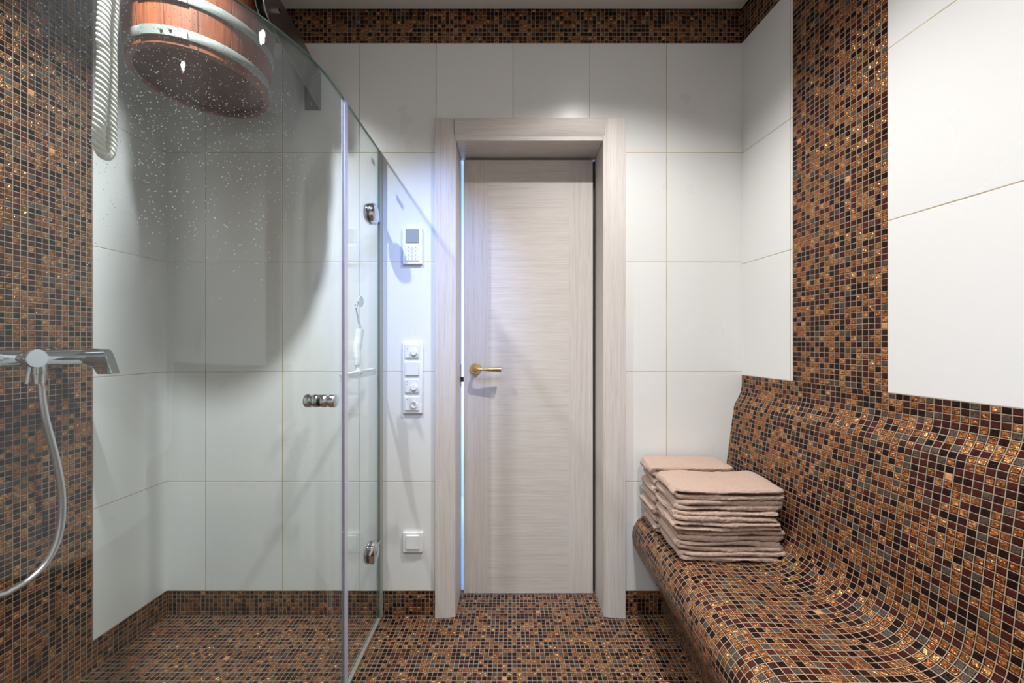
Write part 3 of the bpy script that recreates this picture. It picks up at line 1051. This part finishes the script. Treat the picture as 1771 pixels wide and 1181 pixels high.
sp = empty('switch_panel', (WX(715), YB, WZ(653)))
tag(sp, 'tall white four-gang panel with rotary dials and a rocker switch left of door', 'switch panel')
plate('frame', WX(697.5), WX(731.5), WZ(714.5), WZ(591.5), 0.010, WPLAST, sp, bevel=0.003)
for k, (ya, kind) in enumerate(((595.5, 'dial'), (625.5, 'rocker'), (655.5, 'dial'), (685.5, 'socket'))):
    za, zb = WZ(ya + 23), WZ(ya)
    xa, xb = WX(702), WX(725.5)
    if kind == 'rocker':
        plate('rocker', xa, xb, za, zb, 0.006, WPLAST2, sp, YB - 0.010, 0.001)
        continue
    pl = plate('insert', xa, xb, za, zb, 0.005, WPLAST2, sp, YB - 0.010, 0.001)
    cx, cz = WX(717.5), WZ(ya + 13.5)
    m = MB()
    if kind == 'dial':
        m.lathe([(0.0132, 0), (0.0132, -0.007), (0.0115, -0.0085)], (cx, YB - 0.015, cz), 'Y', 36)
        m.build('dial', WPLAST, pl, smooth=True, angle=35)
    else:
        m.lathe([(0.0132, 0), (0.0132, -0.004), (0.0118, -0.004), (0.0112, -0.0005)], (cx, YB - 0.015, cz), 'Y', 36)
        m.build('dial_ring', WPLAST, pl, smooth=True, angle=35)
        for (dx, dz) in ((0.001, 0.001), (0.005, -0.0045)):
            m = MB(); m.lathe([(0.0022, 0), (0.0020, -0.0018)], (cx + dx, YB - 0.0155, cz + dz), 'Y', 12); m.build('screw_hole', INK, pl, smooth=True)
    if kind != 'rocker':
        for a in (60, 90, 120, 150, 180, 210):
            t = math.radians(a)
            m = MB(); x_ = cx + 0.0165 * math.cos(t); z_ = cz + 0.0165 * math.sin(t)
            m.box(x_ - 0.0006, x_ + 0.0006, YB - 0.0154, YB - 0.0149, z_ - 0.0006, z_ + 0.0006)
            if k != 1: m.build('scale_dot', INK, pl)
    m = MB(); xm = WX(705.5); zm = WZ(ya + (8 if k == 0 else 4))
    if k == 0: m.box(xm - 0.001, xm + 0.005, YB - 0.0155, YB - 0.0149, zm - 0.001, zm + 0.0005); m.box(xm + 0.001, xm + 0.003, YB - 0.0155, YB - 0.0149, zm + 0.001, zm + 0.005)
    else: m.box(xm - 0.0005, xm + 0.0025, YB - 0.0155, YB - 0.0149, zm - 0.0015, zm + 0.0015); m.box(xm - 0.0005, xm + 0.002, YB - 0.0155, YB - 0.0149, zm - 0.012, zm - 0.010)
    m.build('indicator', INK if k != 0 else DISPLAY, pl)

sw = empty('light_switch', (WX(715), YB, WZ(937)))
tag(sw, 'single square white light switch low on the wall left of door', 'switch')
plate('frame', WX(698), WX(732), WZ(952.5), WZ(918.5), 0.012, WPLAST, sw, bevel=0.002)
plate('rocker', WX(704), WX(727), WZ(946), WZ(923), 0.007, WPLAST2, sw, YB - 0.012, 0.001)

# ------------------------------------------------------------------ towels


def towel_mesh(seed, wx, dy, th):
    """a towel folded over at its left side: U shaped fold of a thick sheet, soft edges; local origin = left-front-bottom corner"""
    rnd = random.Random(seed)
    t = th / 2 * 0.97
    # path in XZ
    path = []
    nseg = 26
    zt, zb = th - t / 2, t / 2
    rr = (zt - zb) / 2
    xr = wx + rnd.uniform(-0.012, 0.008)
    xr2 = wx + rnd.uniform(-0.012, 0.008)
    for k in range(nseg + 1):
        s = k / nseg
        path.append((xr + (rr - xr) * s + t * 0, zt))
    for k in range(1, 8):
        a = PI / 2 + PI * k / 8
        path.append((rr + t / 2 + (rr) * math.cos(a) - t / 2, (zt + zb) / 2 + rr * math.sin(a)))
    for k in range(nseg + 1):
        s = k / nseg
        path.append((rr + (xr2 - rr) * s, zb))
    n = len(path)
    # section: rounded rectangle dy x t
    sec = []
    e = t / 2
    steps = 8
    for k in range(steps + 1):
        a = -PI / 2 - PI * k / steps
        sec.append((e + e * math.cos(a) * 1.0, e * math.sin(a)))
    for k in range(1, 12): sec.append((e + (dy - 2 * e) * k / 12, e))
    for k in range(steps + 1):
        a = PI / 2 - PI * k / steps
        sec.append((dy - e + e * math.cos(a), e * math.sin(a)))
    for k in range(11, 0, -1): sec.append((e + (dy - 2 * e) * k / 12, -e))
    m = MB()
    rings = []
    off = rnd.uniform(0, 50)
    for i in range(n):
        a = Vector((path[max(i - 1, 0)][0], 0, path[max(i - 1, 0)][1])); b = Vector((path[min(i + 1, n - 1)][0], 0, path[min(i + 1, n - 1)][1]))
        tg = (b - a).normalized()
        nr = Vector((-tg.z, 0, tg.x)) * -1
        c = Vector((path[i][0], 0, path[i][1]))
        ed = 1.0
        if i == 0 or i == n - 1: ed = 0.45
        elif i == 1 or i == n - 2: ed = 0.85
        ring = []
        for (u, v) in sec:
            p = c + Vector((0, u, 0)) + nr * (v * ed)
            q_ = Vector((p.x * 7 + off, p.y * 7, p.z * 60 + off))
            dv = noise.noise(q_) * 0.0065 + noise.noise(q_ * 2.6) * 0.003
            p += nr * dv
            lay = 1 if i < n / 2 else -1
            dend = min(abs(p.x - 0.0), abs(wx - p.x))
            rc = max(0.0, 1 - dend / 0.03) ** 2 * 0.014
            p.y += rc * (1 - 2 * u / dy)
            p.y += (noise.noise(Vector((p.x * 6 + off, lay * 9, off))) * 0.007 + noise.noise(Vector((p.x * 25 + off, lay * 5, off))) * 0.002)
            p.x += noise.noise(Vector((p.y * 9 + off, lay * 3, off * 2))) * 0.005
            ring.append(m.vert(p))
        rings.append(ring)
    M_ = len(sec)
    for i in range(n - 1):
        for k in range(M_):
            j = (k + 1) % M_
            m.face((rings[i][k], rings[i][j], rings[i + 1][j], rings[i + 1][k]))
    m.face(rings[0][::-1]); m.face(rings[-1])
    return m


TERRY = bpy.data.textures.new('terry', 'CLOUDS'); TERRY.noise_scale = 0.010; TERRY.noise_depth = 2
ORD = ['bottom', 'sixth from the top', 'fifth from the top', 'fourth from the top', 'third from the top', 'second from the top', 'topmost']
random.seed(11)
# (stack name, x, y, width, depth, heights)
for si, (where, X0, Y0, wx, dy, tot, rot) in enumerate((
        ('front stack on bench', 0.548, 1.272, 0.355, 0.195, 0.242, -0.03),
        ('rear stack near wall', 0.545, 1.455, 0.315, 0.150, 0.256, 0.0))):
    hts = [random.uniform(0.9, 1.1) for _ in range(7)]
    hts[-1] *= 1.3
    sc = tot / sum(hts)
    z = 0.4305
    for k in range(7):
        th_ = hts[k] * sc
        m = towel_mesh(100 * si + k, wx + random.uniform(-0.008, 0.008), dy, th_ * 0.985)
        o = m.build('folded_towel', TOWEL, smooth=True, angle=180)
        sb = o.modifiers.new('subdivision', 'SUBSURF'); sb.levels = 2; sb.render_levels = 2
        dp = o.modifiers.new('terry', 'DISPLACE'); dp.texture = TERRY; dp.strength = 0.0042; dp.mid_level = 0.6; dp.texture_coords = 'LOCAL'
        # the lowest towels sit inside the dip of the seat
        o.location = (X0 + random.uniform(-0.009, 0.009) + (0.012 if k < 2 else 0), Y0 + random.uniform(-0.006, 0.004), z)
        o.rotation_euler = (0, 0, rot + random.uniform(-0.012, 0.012))
        z += th_
        tag(o, 'folded pink towel, %s in the %s' % (ORD[k], where), 'towel', 'folded pink towels on the bench')

# ------------------------------------------------------------------ ceiling lamps
NAMES = ['over the shower bucket', 'in front of the wooden door', 'behind the camera on the bench side', 'behind the camera on the shower side']
for (x, y, wt, colr), nm in zip(LAMPS, NAMES):
    e = empty('ceiling_light', (x, y, CEIL))
    tag(e, 'small round recessed ceiling spotlight ' + nm, 'ceiling light', 'recessed ceiling spotlights')
    m = MB(); m.lathe([(0.030, 0.0), (0.042, -0.002), (0.044, 0.0)], (x, y, CEIL), 'Z', 32, cap0=False, cap1=False); m.build('trim_ring', CHROME, e, smooth=True)
    m = MB(); m.lathe([(0.029, -0.001), (0.029, -0.0005)], (x, y, CEIL), 'Z', 24); m.build('lens', LENS, e)
    ld = bpy.data.lights.new('spot', 'SPOT')
    ld.energy = wt * 4.2; ld.color = colr; ld.shadow_soft_size = 0.018
    ld.spot_size = math.radians(125); ld.spot_blend = 1.0
    lo = link(bpy.data.objects.new('lamp_light', ld)); lo.location = (x, y, CEIL - 0.022); own(lo, e)
# bluish lamp of the hall
ld = bpy.data.lights.new('hall', 'AREA'); ld.shape = 'RECTANGLE'; ld.size = 0.3; ld.size_y = 1.6; ld.energy = 20; ld.color = (0.45, 0.68, 1.0)
lo = link(bpy.data.objects.new('hall_light', ld)); lo.location = (-0.75, 2.45, 1.2); lo.rotation_euler = (math.radians(90), 0, math.radians(-20))
# made-up soft blue spot, added for the bluish glow on the wall and door
bx, by = -0.20, 0.35
e = empty('added_blue_light', (bx, by, CEIL))
tag(e, 'added blue spot in the ceiling, making the bluish glow beside the door', 'ceiling light')
m = MB(); m.lathe([(0.020, 0.0), (0.030, -0.002), (0.032, 0.0)], (bx, by, CEIL), 'Z', 32, cap0=False, cap1=False); m.build('trim_ring', CHROME, e, smooth=True)
ld = bpy.data.lights.new('blue', 'SPOT'); ld.energy = 95; ld.color = (0.16, 0.36, 1.0); ld.spot_size = math.radians(34); ld.spot_blend = 1.0; ld.shadow_soft_size = 0.03
lo = link(bpy.data.objects.new('lamp_light', ld)); lo.location = (bx, by, CEIL - 0.02)
d = Vector((-0.36, YB, 1.44)) - lo.location
lo.rotation_euler = d.to_track_quat('-Z', 'Y').to_euler()
own(lo, e)
